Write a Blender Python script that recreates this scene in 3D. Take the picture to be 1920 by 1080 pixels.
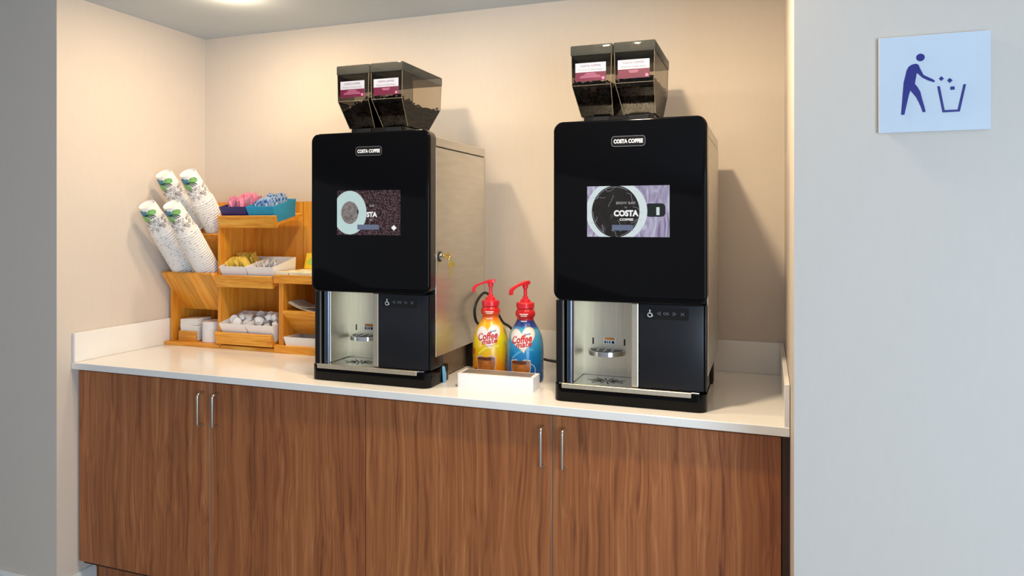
import bpy, bmesh, math, random
from mathutils import Matrix, Vector
for o in list(bpy.data.objects): bpy.data.objects.remove(o)
S = bpy.context.scene
C = S.collection
R = math.radians

# ---------------------------------------------------------------- camera, world, lights, exposure
cam = bpy.data.objects.new('camera', bpy.data.cameras.new('camera')); C.objects.link(cam)
cam.location = (2.4041, -1.9431, 1.3769); cam.rotation_euler = (R(90), 0, R(19.7435))
cam.data.sensor_width = 36; cam.data.lens = 1335.5 * 36 / 1920; cam.data.shift_y = -(540 - 416.2) / 1920
cam.data.clip_start = .02
S.camera = cam
W = bpy.data.worlds.new('room_air'); S.world = W; W.use_nodes = True
bg = W.node_tree.nodes['Background']; bg.inputs[0].default_value = (.88, .92, 1.0, 1); bg.inputs[1].default_value = .50
def area(name, loc, rot, sx, sy, power, col, spread=180):
    l = bpy.data.lights.new(name, 'AREA'); l.shape = 'RECTANGLE'; l.size = sx; l.size_y = sy
    l.energy = power; l.color = col; l.spread = R(spread)
    o = bpy.data.objects.new(name, l); C.objects.link(o); o.location = loc; o.rotation_euler = rot
    return o
area('window_daylight', (3.9, -2.8, 1.0), (R(90), 0, R(46)), 1.4, 1.5, 59, (.62, .81, 1.0))
S.view_settings.view_transform = 'Standard'; S.view_settings.look = 'None'
S.view_settings.exposure = 0.0; S.view_settings.gamma = 1.0; S.view_settings.use_curve_mapping = False
DOWNLIGHTS = [(.557, .16, 4.3), (1.17, -.12, 6.4), (1.98, -.33, 13.2)]
WARM = (1.0, .775, .50)

# ---------------------------------------------------------------- materials
def lin(c):
    return tuple(((v/255)/12.92 if v/255 <= .04045 else (((v/255)+.055)/1.055)**2.4) for v in c) + (1,)
def newmat(name):
    m = bpy.data.materials.new(name); m.use_nodes = True
    return m, m.node_tree.nodes, m.node_tree.links, m.node_tree.nodes['Principled BSDF']
def mat(name, col, rough=.5, metal=0, var=.06, scale=30, bump=0, bscale=200, coat=0, spec=.5, stretch=(1, 1, 1), emit=0, sub=0):
    m, N, L, P = newmat(name)
    tc = N.new('ShaderNodeTexCoord'); mp = N.new('ShaderNodeMapping'); mp.inputs['Scale'].default_value = stretch
    L.new(tc.outputs['Object'], mp.inputs[0])
    nz = N.new('ShaderNodeTexNoise'); nz.inputs['Scale'].default_value = scale; nz.inputs['Detail'].default_value = 3
    L.new(mp.outputs[0], nz.inputs['Vector'])
    cr = N.new('ShaderNodeValToRGB'); c = lin(col)
    cr.color_ramp.elements[0].position = .3; cr.color_ramp.elements[1].position = .7
    cr.color_ramp.elements[0].color = tuple(v*(1-var) for v in c[:3]) + (1,)
    cr.color_ramp.elements[1].color = tuple(min(1, v*(1+var)) for v in c[:3]) + (1,)
    L.new(nz.outputs[0], cr.inputs[0]); L.new(cr.outputs[0], P.inputs['Base Color'])
    P.inputs['Roughness'].default_value = rough; P.inputs['Metallic'].default_value = metal
    P.inputs['Specular IOR Level'].default_value = spec
    P.inputs['Coat Weight'].default_value = coat
    if sub: P.inputs['Subsurface Weight'].default_value = sub; P.inputs['Subsurface Radius'].default_value = (.01, .008, .006)
    if emit: L.new(cr.outputs[0], P.inputs['Emission Color']); P.inputs['Emission Strength'].default_value = emit
    if bump:
        n2 = N.new('ShaderNodeTexNoise'); n2.inputs['Scale'].default_value = bscale; L.new(mp.outputs[0], n2.inputs['Vector'])
        b = N.new('ShaderNodeBump'); b.inputs['Strength'].default_value = bump; b.inputs['Distance'].default_value = .002
        L.new(n2.outputs[0], b.inputs['Height']); L.new(b.outputs[0], P.inputs['Normal'])
    return m
def ramp(N, stops):
    r = N.new('ShaderNodeValToRGB'); e = r.color_ramp.elements
    while len(e) > 1: e.remove(e[-1])
    e[0].position = stops[0][0]; e[0].color = lin(stops[0][1])
    for p, c in stops[1:]:
        x = e.new(p); x.color = lin(c)
    return r
def woodmat(name, stops, sc=(26, 26, 1.3), rough=.35, dist=3.0, fine=8, rnd=True, coat=.0, warp=0, tone=0):
    m, N, L, P = newmat(name)
    tc = N.new('ShaderNodeTexCoord'); mp = N.new('ShaderNodeMapping'); mp.inputs['Scale'].default_value = sc
    src = tc.outputs['Object']
    if rnd:
        oi = N.new('ShaderNodeObjectInfo'); mu = N.new('ShaderNodeVectorMath'); mu.operation = 'MULTIPLY_ADD'
        L.new(oi.outputs['Random'], mu.inputs[0]); mu.inputs[1].default_value = (7, 5, 9); L.new(src, mu.inputs[2]); src = mu.outputs[0]
    if warp:
        mw_ = N.new('ShaderNodeMapping'); mw_.inputs['Scale'].default_value = (5, 5, 1.7); L.new(src, mw_.inputs[0])
        nw = N.new('ShaderNodeTexNoise'); nw.inputs['Scale'].default_value = 1.0; nw.inputs['Detail'].default_value = 2; L.new(mw_.outputs[0], nw.inputs['Vector'])
        vm = N.new('ShaderNodeVectorMath'); vm.operation = 'MULTIPLY_ADD'; L.new(nw.outputs['Color'], vm.inputs[0]); vm.inputs[1].default_value = (warp*4, warp*4, 0); L.new(src, vm.inputs[2]); src = vm.outputs[0]
    L.new(src, mp.inputs[0])
    n1 = N.new('ShaderNodeTexNoise'); n1.inputs['Scale'].default_value = 1.0; n1.inputs['Detail'].default_value = 4; n1.inputs['Distortion'].default_value = dist*.25
    L.new(mp.outputs[0], n1.inputs['Vector'])
    mp2 = N.new('ShaderNodeMapping'); mp2.inputs['Scale'].default_value = (sc[0]*fine, sc[1]*fine, sc[2]*1.6); L.new(src, mp2.inputs[0])
    n2 = N.new('ShaderNodeTexNoise'); n2.inputs['Scale'].default_value = 1.0; n2.inputs['Detail'].default_value = 2
    L.new(mp2.outputs[0], n2.inputs['Vector'])
    mx = N.new('ShaderNodeMix'); mx.data_type = 'FLOAT'; mx.inputs[0].default_value = .38
    L.new(n1.outputs[0], mx.inputs[2]); L.new(n2.outputs[0], mx.inputs[3])
    r = ramp(N, stops); L.new(mx.outputs[0], r.inputs[0]); L.new(r.outputs[0], P.inputs['Base Color'])
    if tone:
        hs = N.new('ShaderNodeHueSaturation'); mm = N.new('ShaderNodeMapRange'); mm.inputs[3].default_value = 1-tone; mm.inputs[4].default_value = 1+tone*.4
        L.new(oi.outputs['Random'], mm.inputs[0]); L.new(mm.outputs[0], hs.inputs['Value']); L.new(r.outputs[0], hs.inputs['Color']); L.new(hs.outputs[0], P.inputs['Base Color'])
    P.inputs['Roughness'].default_value = rough; P.inputs['Coat Weight'].default_value = coat
    b = N.new('ShaderNodeBump'); b.inputs['Strength'].default_value = .08; b.inputs['Distance'].default_value = .001
    L.new(n2.outputs[0], b.inputs['Height']); L.new(b.outputs[0], P.inputs['Normal'])
    return m
M = {}
M['paint'] = mat('greige_wall_paint', (221, 210, 199), .62, var=.009, scale=60, bump=.05, bscale=260, stretch=(1, 1, .25))
M['ceil'] = mat('ceiling_paint', (198, 208, 216), .8, var=.01)
M['floor'] = mat('floor_vinyl', (170, 168, 164), .45, var=.1, scale=12)
M['base'] = mat('baseboard_paint', (226, 228, 228), .4, var=.01)
M['walnut'] = woodmat('walnut_laminate', [(.26, (92, 44, 20)), (.38, (136, 76, 40)), (.47, (160, 94, 52)), (.56, (174, 106, 60)), (.70, (198, 132, 82))], sc=(42, 42, .9), rough=.42, fine=4.2, warp=.018)
M['walnut_dark'] = woodmat('walnut_dark_filler', [(.3, (56, 32, 24)), (.7, (96, 60, 44))], sc=(42, 42, .9), rough=.45)  # filler strip's own darker walnut colour
M['edge'] = mat('door_edge_band', (168, 150, 138), .4, var=.03)
M['gapdark'] = mat('cabinet_core', (36, 22, 18), .7)
M['quartz'] = mat('white_quartz', (246, 244, 241), .16, var=.012, scale=14, spec=.5)
M['nickel'] = mat('brushed_nickel', (205, 198, 190), .3, 1, var=.03)
M['pine'] = woodmat('honey_bamboo', [(.28, (206, 122, 26)), (.45, (236, 156, 46)), (.56, (246, 176, 64)), (.72, (252, 200, 96))], sc=(5, 70, 70), rough=.36, tone=.16, fine=3)
M['pinev'] = woodmat('honey_bamboo_upright', [(.28, (202, 118, 24)), (.45, (232, 150, 44)), (.56, (242, 170, 60)), (.72, (250, 194, 92))], sc=(30, 30, 3), rough=.36, tone=.16)
M['pineslope'] = woodmat('honey_bamboo_slope', [(.28, (206, 122, 26)), (.45, (236, 156, 46)), (.56, (246, 176, 64)), (.72, (252, 200, 96))], sc=(60, 4, 4), rough=.36, tone=.22, fine=3)
M['black'] = mat('gloss_black_fascia', (6, 6, 8), .06, var=.03, spec=.16)
M['blackp'] = mat('black_plastic', (16, 16, 18), .28, var=.05, spec=.35)
M['rim'] = mat('fascia_rim_plastic', (30, 29, 29), .22, var=.05, spec=.7)
M['panel'] = mat('satin_dark_panel', (21, 23, 30), .34, var=.04, spec=.4)
M['mattblk'] = mat('matte_black', (12, 12, 13), .6)
M['steel'] = mat('brushed_steel', (220, 210, 190), .42, 1, var=.05, scale=6, stretch=(30, 30, 1))
M['steelh'] = mat('brushed_steel_side', (222, 220, 214), .38, 1, var=.05, scale=4, stretch=(1, 2, 14))
M['darksteel'] = mat('dark_steel_column', (92, 98, 112), .22, 1, var=.05)
M['chrome'] = mat('polished_steel', (214, 214, 216), .14, 1, var=.02)
M['plinth'] = mat('plinth_metal', (150, 132, 112), .45, 1, var=.05)
M['brass'] = mat('key_brass', (226, 200, 112), .28, 1, var=.05)
M['white'] = mat('white_plastic', (247, 247, 250), .35, var=.01)
M['whitec'] = mat('white_melamine', (249, 248, 249), .32, var=.01)
M['paper'] = mat('white_paper', (246, 245, 244), .7, var=.02)
M['foil'] = mat('creamer_foil', (226, 222, 216), .5, var=.04)
M['maroon'] = mat('maroon_label', (82, 2, 48), .5, var=.03)
M['labelw'] = mat('label_white', (158, 164, 186), .5, var=.01)
M['inkdark'] = mat('label_ink', (74, 60, 92), .6)
M['inklite'] = mat('label_small_ink', (122, 132, 142), .6)
M['inkpink'] = mat('label_pink_ink', (160, 104, 140), .6)
M['badgew'] = mat('badge_white', (236, 236, 238), .5, emit=.25)
M['icon'] = mat('icon_white', (214, 218, 224), .5, emit=.12)
M['icong'] = mat('icon_grey', (118, 122, 132), .5, emit=.05)
M['navy'] = mat('navy_bin', (38, 36, 112), .32, var=.05)
M['cyan'] = mat('turquoise_bin', (16, 158, 206), .32, var=.04)
M['red'] = mat('red_pump_plastic', (226, 38, 50), .28, var=.03)
M['signw'] = mat('sign_acrylic', (214, 224, 236), .14, var=.01, spec=.5)
M['signedge'] = mat('sign_back', (150, 156, 164), .3)
M['signblue'] = mat('sign_blue', (26, 26, 128), .4, var=.02)
M['cord'] = mat('black_cable', (20, 20, 20), .5)
M['bluetag'] = mat('light_blue_tag', (120, 184, 222), .5)
M['orange'] = mat('sticker_orange', (226, 142, 52), .5)
M['bean'] = mat('coffee_bean', (28, 17, 10), .55, spec=.12, var=.45, scale=90)
M['beancore'] = mat('coffee_core', (34, 21, 13), .8, var=.3, scale=120)
M['steelins'] = mat('tray_steel_insert', (134, 124, 118), .35, 0, var=.08)
M['linerw'] = mat('downlight_trim', (236, 236, 234), .5)
def smoky(name, tint, gl=.12):
    m, N, L, P = newmat(name); N.remove(P); out = N['Material Output']
    t = N.new('ShaderNodeBsdfTransparent'); t.inputs[0].default_value = tint
    g = N.new('ShaderNodeBsdfGlossy'); g.inputs['Roughness'].default_value = .06; g.inputs[0].default_value = (.4, .4, .4, 1)
    f = N.new('ShaderNodeFresnel'); f.inputs[0].default_value = 1.4
    nz = N.new('ShaderNodeTexNoise'); nz.inputs['Scale'].default_value = 9
    ma = N.new('ShaderNodeMath'); ma.operation = 'MULTIPLY_ADD'; L.new(nz.outputs[0], ma.inputs[0]); ma.inputs[1].default_value = .04; L.new(f.outputs[0], ma.inputs[2])
    x = N.new('ShaderNodeMixShader'); L.new(ma.outputs[0], x.inputs[0]); L.new(t.outputs[0], x.inputs[1]); L.new(g.outputs[0], x.inputs[2]); L.new(x.outputs[0], out.inputs[0])
    return m
M['smoke'] = smoky('smoky_hopper_plastic', (.74, .70, .64, 1))
def lidmat():
    m = smoky('hopper_lid_plastic', (.62, .62, .60, 1)); N = m.node_tree.nodes; L = m.node_tree.links; out = N['Material Output']
    old = out.inputs[0].links[0].from_node; d = N.new('ShaderNodeBsdfDiffuse'); d.inputs[0].default_value = lin((108, 112, 110)); tl = N.new('ShaderNodeBsdfTranslucent'); tl.inputs[0].default_value = lin((120, 120, 116))
    a = N.new('ShaderNodeMixShader'); a.inputs[0].default_value = .4; L.new(d.outputs[0], a.inputs[1]); L.new(tl.outputs[0], a.inputs[2])
    x = N.new('ShaderNodeMixShader'); x.inputs[0].default_value = .42; L.new(old.outputs[0], x.inputs[1]); L.new(a.outputs[0], x.inputs[2]); L.new(x.outputs[0], out.inputs[0])
    return m
M['lidsmoke'] = lidmat()
M['edgeglint'] = mat('hopper_edge_highlight', (128, 120, 106), .2, var=.05)  # pale tone painting the highlights along the hopper edges
def emis(name, col, e=.8, rough=.15):
    m = mat(name, col, rough, var=.03, emit=1.0, spec=.2); P = m.node_tree.nodes['Principled BSDF']
    m.node_tree.links.remove(P.inputs['Base Color'].links[0]); P.inputs['Base Color'].default_value = (.01, .01, .01, 1)
    return m
def screen_beans():
    m, N, L, P = newmat('screen_bean_picture')
    tc = N.new('ShaderNodeTexCoord'); v = N.new('ShaderNodeTexVoronoi'); v.inputs['Scale'].default_value = 210
    L.new(tc.outputs['Object'], v.inputs['Vector'])
    r = ramp(N, [(0, (196, 180, 186)), (.18, (118, 84, 92)), (.42, (62, 38, 44)), (.75, (22, 12, 16))]); L.new(v.outputs['Distance'], r.inputs[0])
    P.inputs['Base Color'].default_value = (.01, .01, .01, 1); P.inputs['Roughness'].default_value = .12; P.inputs['Specular IOR Level'].default_value = .2
    L.new(r.outputs[0], P.inputs['Emission Color']); P.inputs['Emission Strength'].default_value = .9
    return m
def screen_noise(name, stops, sc, e=.8, dist=1.5):
    m, N, L, P = newmat(name)
    tc = N.new('ShaderNodeTexCoord'); mp = N.new('ShaderNodeMapping'); mp.inputs['Scale'].default_value = sc
    n = N.new('ShaderNodeTexNoise'); n.inputs['Detail'].default_value = 5; n.inputs['Distortion'].default_value = dist; n.inputs['Scale'].default_value = 1
    L.new(tc.outputs['Object'], mp.inputs[0]); L.new(mp.outputs[0], n.inputs['Vector'])
    r = ramp(N, stops); L.new(n.outputs[0], r.inputs[0])
    P.inputs['Base Color'].default_value = (.01, .01, .01, 1); P.inputs['Roughness'].default_value = .12; P.inputs['Specular IOR Level'].default_value = .2
    L.new(r.outputs[0], P.inputs['Emission Color']); P.inputs['Emission Strength'].default_value = e
    return m
M['scr_bean'] = screen_beans()
M['scr_lilac'] = screen_noise('screen_misty_planks', [(.3, (128, 112, 146)), (.5, (180, 172, 202)), (.7, (216, 222, 236))], (46, 1, 14))
M['scr_brew'] = screen_noise('screen_black_coffee', [(.3, (10, 9, 10)), (.6, (30, 26, 24)), (.8, (74, 70, 74))], (30, 1, 30))
M['scr_crema'] = screen_noise('screen_crema', [(.3, (108, 98, 94)), (.6, (150, 142, 138)), (.8, (182, 172, 160))], (60, 1, 60))
M['scr_saucer'] = emis('screen_saucer', (184, 208, 206), .72)
M['scr_cupw'] = emis('screen_cup_rim', (206, 218, 220), .8)
M['scr_dark'] = emis('screen_handle', (14, 26, 30), .7)
M['scr_txt'] = emis('screen_lettering', (240, 240, 240), .85)
M['scr_grey'] = emis('screen_small_lettering', (150, 146, 150), .7)
M['scr_btn'] = emis('screen_button', (96, 106, 130), .7)
M['scr_smoke'] = emis('screen_steam', (158, 158, 176), .7)
def ramp_z(name, stops, z0, z1, rough=.25, spec=.5, sidecol=None):
    """printed wrap: colour bands along the height of the bottle"""
    m, N, L, P = newmat(name)
    tc = N.new('ShaderNodeTexCoord'); s = N.new('ShaderNodeSeparateXYZ'); L.new(tc.outputs['Object'], s.inputs[0])
    nz = N.new('ShaderNodeTexNoise'); nz.inputs['Scale'].default_value = 16; L.new(tc.outputs['Object'], nz.inputs['Vector'])
    mr = N.new('ShaderNodeMapRange'); mr.inputs[1].default_value = z0; mr.inputs[2].default_value = z1; L.new(s.outputs[2], mr.inputs[0])
    ma = N.new('ShaderNodeMath'); ma.operation = 'MULTIPLY_ADD'; L.new(nz.outputs[0], ma.inputs[0]); ma.inputs[1].default_value = .08
    L.new(mr.outputs[0], ma.inputs[2])
    r = ramp(N, [(p+.04, c) for p, c in stops]); L.new(ma.outputs[0], r.inputs[0])
    P.inputs['Roughness'].default_value = rough; P.inputs['Coat Weight'].default_value = .3; P.inputs['Coat Roughness'].default_value = .1
    L.new(r.outputs[0], P.inputs['Base Color'])
    return m
M['wrap_y'] = ramp_z('hazelnut_wrap', [(0, (226, 112, 16)), (.22, (236, 150, 14)), (.40, (240, 196, 10)), (.56, (242, 214, 22)), (.76, (244, 186, 26)), (.84, (238, 112, 22)), (.93, (226, 52, 26)), (1, (214, 26, 30))], 0, .235)
M['wrap_b'] = ramp_z('vanilla_wrap', [(0, (14, 64, 140)), (.18, (16, 92, 168)), (.40, (22, 134, 198)), (.55, (52, 160, 214)), (.72, (78, 176, 220)), (.765, (24, 66, 150)), (.84, (20, 44, 124)), (.86, (206, 24, 34)), (1, (210, 26, 34))], 0, .235)
M['heartw'] = mat('heart_white', (246, 240, 238), .3, var=.01)
M['heartrim'] = mat('heart_rim', (240, 214, 178), .3, var=.01)
M['mugbrown'] = mat('mug_coffee', (172, 100, 34), .25, var=.35, scale=50)
M['mugdark'] = mat('mug_coffee_top', (96, 46, 22), .25, var=.2, scale=60)
M['mugglass'] = mat('mug_glass_print', (190, 206, 214), .25, var=.1)
M['redink'] = mat('red_ink', (206, 40, 40), .35)
M['blueink'] = mat('blue_ink', (58, 84, 160), .35)
M['orangeink'] = mat('orange_ink', (226, 96, 24), .35)
M['whiteink'] = mat('white_ink', (250, 236, 226), .35)
M['paleink'] = mat('pale_swoosh', (246, 226, 74), .3, var=.05)
M['skyink'] = mat('sky_swoosh', (88, 174, 218), .3, var=.05)
M['greyblue'] = mat('fine_print_blue', (120, 154, 184), .4, var=.3, scale=300)
M['greygreen'] = mat('fine_print_panel', (196, 192, 130), .4, var=.35, scale=260)
def cupmat():
    m, N, L, P = newmat('paper_cup_print')
    tc = N.new('ShaderNodeTexCoord'); v = N.new('ShaderNodeTexVoronoi'); v.inputs['Scale'].default_value = 95; L.new(tc.outputs['Object'], v.inputs['Vector'])
    oi = N.new('ShaderNodeObjectInfo'); ad = N.new('ShaderNodeVectorMath'); ad.operation = 'MULTIPLY_ADD'
    L.new(oi.outputs['Random'], ad.inputs[0]); ad.inputs[1].default_value = (3, 5, 0); L.new(tc.outputs['Object'], ad.inputs[2]); L.new(ad.outputs[0], v.inputs['Vector'])
    r = ramp(N, [(0, (84, 66, 56)), (.17, (120, 104, 92)), (.23, (244, 242, 240)), (1, (248, 246, 244))]); r.color_ramp.interpolation = 'LINEAR'
    L.new(v.outputs['Distance'], r.inputs[0])
    s = N.new('ShaderNodeSeparateXYZ'); L.new(tc.outputs['Object'], s.inputs[0])
    st = N.new('ShaderNodeMapRange'); st.inputs[1].default_value = .003; st.inputs[2].default_value = .006; L.new(s.outputs[2], st.inputs[0])
    s2 = N.new('ShaderNodeMapRange'); s2.inputs[1].default_value = .013; s2.inputs[2].default_value = .011; L.new(s.outputs[2], s2.inputs[0])
    mu = N.new('ShaderNodeMath'); mu.operation = 'MULTIPLY'; L.new(st.outputs[0], mu.inputs[0]); L.new(s2.outputs[0], mu.inputs[1])
    mx = N.new('ShaderNodeMix'); mx.data_type = 'RGBA'; mx.inputs[6].default_value = lin((247, 245, 244)); L.new(mu.outputs[0], mx.inputs[0]); L.new(r.outputs[0], mx.inputs[7])
    L.new(mx.outputs[2], P.inputs['Base Color']); P.inputs['Roughness'].default_value = .55
    return m
M['cup'] = cupmat()
M['leafblue'] = mat('cup_blue_leaf', (84, 140, 172), .55, var=.2, scale=80)
M['leafgreen'] = mat('cup_green_leaf', (132, 190, 112), .55, var=.2, scale=80)
M['stroke'] = mat('cup_dark_stroke', (30, 54, 66), .55)
M['swirl'] = mat('cup_swirl_brown', (96, 72, 62), .55)
M['pinkpk'] = mat('pink_packet', (240, 156, 184), .5, var=.12, scale=60)
M['yellowpk'] = mat('yellow_packet', (238, 206, 92), .5, var=.14, scale=60)
M['whitepk'] = mat('white_packet', (240, 236, 236), .5, var=.03, scale=90)
def bluepk():
    m, N, L, P = newmat('blue_white_packet')
    tc = N.new('ShaderNodeTexCoord'); oi = N.new('ShaderNodeObjectInfo'); ad = N.new('ShaderNodeVectorMath'); ad.operation = 'MULTIPLY_ADD'
    L.new(oi.outputs['Random'], ad.inputs[0]); ad.inputs[1].default_value = (3, 5, 7); L.new(tc.outputs['Object'], ad.inputs[2])
    v = N.new('ShaderNodeTexVoronoi'); v.inputs['Scale'].default_value = 55; v.distance = 'CHEBYCHEV'; L.new(ad.outputs[0], v.inputs['Vector'])
    r = ramp(N, [(0, (30, 84, 170)), (.30, (70, 132, 204)), (.36, (206, 226, 246)), (1, (220, 234, 250))]); L.new(v.outputs['Distance'], r.inputs[0])
    L.new(r.outputs[0], P.inputs['Base Color']); P.inputs['Roughness'].default_value = .5
    return m
M['bluepk'] = bluepk()
M['teaorange'] = mat('tea_orange_print', (232, 168, 40), .5)
M['teagreen'] = mat('tea_green_print', (176, 214, 92), .5)
M['teapaper'] = mat('tea_envelope', (250, 244, 220), .5, var=.02)
M['teayellow'] = mat('tea_yellow_envelope', (244, 214, 60), .5, var=.06)
def lampmat():
    m, N, L, P = newmat('downlight_lens'); P.inputs['Base Color'].default_value = (1, 1, 1, 1)
    P.inputs['Emission Color'].default_value = (1, .93, .82, 1); P.inputs['Emission Strength'].default_value = 6
    return m
M['lens'] = lampmat()

# ---------------------------------------------------------------- geometry helpers
def obj(name, bm, m, parent=None, smooth=False, mw=None):
    if isinstance(bm, bpy.types.Mesh): me = bm
    else:
        me = bpy.data.meshes.new(name); bm.normal_update(); bm.to_mesh(me); bm.free()
    if m is not None:
        me.materials.clear(); me.materials.append(M[m] if isinstance(m, str) else m)
    if smooth:
        me.shade_smooth()
        me.set_sharp_from_angle(angle=R(38))
    o = bpy.data.objects.new(name, me); C.objects.link(o)
    if parent: o.parent = parent
    if mw is not None: o.matrix_local = mw
    return o
def tag(o, label=None, cat=None, group=None, kind=None):
    if label: o['label'] = label
    if cat: o['category'] = cat
    if group: o['group'] = group
    if kind: o['kind'] = kind
    return o
def thing(name, label, cat, loc=(0, 0, 0), rz=0, group=None):
    o = bpy.data.objects.new(name, None); C.objects.link(o); o.empty_display_size = .05
    o.location = loc; o.rotation_euler = (0, 0, rz)
    return tag(o, label, cat, group)
def struct(name, bm, m, **k):
    return tag(obj(name, bm, m, **k), kind='structure')
def nb(): return bmesh.new()
def box(bm, x0, x1, y0, y1, z0, z1, bev=0, seg=2, mw=None):
    v = [bm.verts.new(p) for p in ((x0, y0, z0), (x1, y0, z0), (x1, y1, z0), (x0, y1, z0), (x0, y0, z1), (x1, y0, z1), (x1, y1, z1), (x0, y1, z1))]
    f = [bm.faces.new([v[i] for i in q]) for q in ((3, 2, 1, 0), (4, 5, 6, 7), (0, 1, 5, 4), (1, 2, 6, 5), (2, 3, 7, 6), (3, 0, 4, 7))]
    if mw is not None:
        for q in v: q.co = mw @ q.co
    if bev:
        es = list({e for g in f for e in g.edges})
        bmesh.ops.bevel(bm, geom=es, offset=bev, segments=seg, affect='EDGES', profile=.5)
    return bm
def bx(*a, **k): return box(nb(), *a, **k)
def prism(bm, poly, h0, h1, axis='y', bev=0, seg=2):
    """poly of 2D points extruded along axis: y: (x,z), x: (y,z), z: (x,y)"""
    def p3(p, h): return {'y': (p[0], h, p[1]), 'x': (h, p[0], p[1]), 'z': (p[0], p[1], h)}[axis]
    a = [bm.verts.new(p3(p, h0)) for p in poly]; b = [bm.verts.new(p3(p, h1)) for p in poly]
    n = len(poly); fs = [bm.faces.new(a), bm.faces.new(b[::-1])]
    for i in range(n): fs.append(bm.faces.new((a[i], b[i], b[(i+1) % n], a[(i+1) % n])))
    bmesh.ops.recalc_face_normals(bm, faces=fs)
    if bev:
        bmesh.ops.bevel(bm, geom=[e for e in fs[0].edges], offset=bev, segments=seg, affect='EDGES', profile=.5)
    return bm
def rrect(x0, x1, z0, z1, r, n=6):
    pts = []
    for cx, cz, a0 in ((x1-r, z0+r, -90), (x1-r, z1-r, 0), (x0+r, z1-r, 90), (x0+r, z0+r, 180)):
        for i in range(n+1):
            a = R(a0 + 90*i/n); pts.append((cx+r*math.cos(a), cz+r*math.sin(a)))
    return pts
def ellipse(cx, cz, rx, rz, n=40): return [(cx+rx*math.cos(2*math.pi*i/n), cz+rz*math.sin(2*math.pi*i/n)) for i in range(n)]
def clip(poly, x0, x1, z0, z1):
    def cut(P, ins, inter):
        out = []
        for i in range(len(P)):
            a, b = P[i-1], P[i]
            if ins(b):
                if not ins(a): out.append(inter(a, b))
                out.append(b)
            elif ins(a): out.append(inter(a, b))
        return out
    def ix(v): return lambda a, b: (v, a[1]+(b[1]-a[1])*(v-a[0])/(b[0]-a[0]))
    def iz(v): return lambda a, b: (a[0]+(b[0]-a[0])*(v-a[1])/(b[1]-a[1]), v)
    for ins, it in ((lambda p: p[0] >= x0, ix(x0)), (lambda p: p[0] <= x1, ix(x1)), (lambda p: p[1] >= z0, iz(z0)), (lambda p: p[1] <= z1, iz(z1))):
        if poly: poly = cut(poly, ins, it)
    return poly
def flat(name, polys, fn, m, parent):
    bm = nb()
    for P in polys:
        if len(P) < 3: continue
        try: bm.faces.new([bm.verts.new(fn(*p)) for p in P])
        except ValueError: pass
    return obj(name, bm, m, parent)
def front(y): return lambda x, z: (x, y, z)
def rings(poly, n=5):
    """star-shaped outline as concentric quads, so it can be bent over a curved surface"""
    cx = sum(p[0] for p in poly)/len(poly); cz = sum(p[1] for p in poly)/len(poly); out = []
    L = len(poly)
    for k in range(n):
        a, b = k/n, (k+1)/n
        q = lambda p, t: (cx+(p[0]-cx)*t, cz+(p[1]-cz)*t)
        for i in range(L):
            p0, p1 = poly[i], poly[(i+1) % L]
            out.append([q(p0, b), q(p1, b), q(p1, a), q(p0, a)] if k else [q(p0, b), q(p1, b), (cx, cz)])
    return out
def ribbon(pts, w):
    out = []
    for i in range(len(pts)-1):
        (x0, z0), (x1, z1) = pts[i], pts[i+1]; d = math.hypot(x1-x0, z1-z0) or 1e-9
        nx, nz = -(z1-z0)/d*w/2, (x1-x0)/d*w/2
        out.append([(x0-nx, z0-nz), (x1-nx, z1-nz), (x1+nx, z1+nz), (x0+nx, z0+nz)])
    return out
def tube(bm, pts, r, n=8, cap=True):
    pts = [Vector(p) for p in pts]; rs = r if isinstance(r, (list, tuple)) else [r]*len(pts)
    prev = None; up = Vector((0, 0, 1))
    ref = None
    for i, p in enumerate(pts):
        t = (pts[min(i+1, len(pts)-1)] - pts[max(i-1, 0)]).normalized()
        if ref is None:
            ref = t.orthogonal().normalized()
        ref = (ref - t*ref.dot(t)).normalized(); s = t.cross(ref)
        ring = [bm.verts.new(p + (ref*math.cos(2*math.pi*k/n) + s*math.sin(2*math.pi*k/n))*rs[i]) for k in range(n)]
        if prev:
            for k in range(n): bm.faces.new((prev[k], prev[(k+1) % n], ring[(k+1) % n], ring[k]))
        elif cap: bm.faces.new(ring[::-1])
        prev = ring
    if cap: bm.faces.new(prev)
    return bm
def lathe(bm, prof, n=32, cap0=True, cap1=True, cx=0, cy=0):
    prev = None
    for r, z in prof:
        ring = [bm.verts.new((cx+r*math.cos(2*math.pi*k/n), cy+r*math.sin(2*math.pi*k/n), z)) for k in range(n)]
        if prev:
            for k in range(n): bm.faces.new((prev[k], prev[(k+1) % n], ring[(k+1) % n], ring[k]))
        elif cap0: bm.faces.new(ring[::-1])
        prev = ring
    if cap1: bm.faces.new(prev)
    return bm
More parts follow.
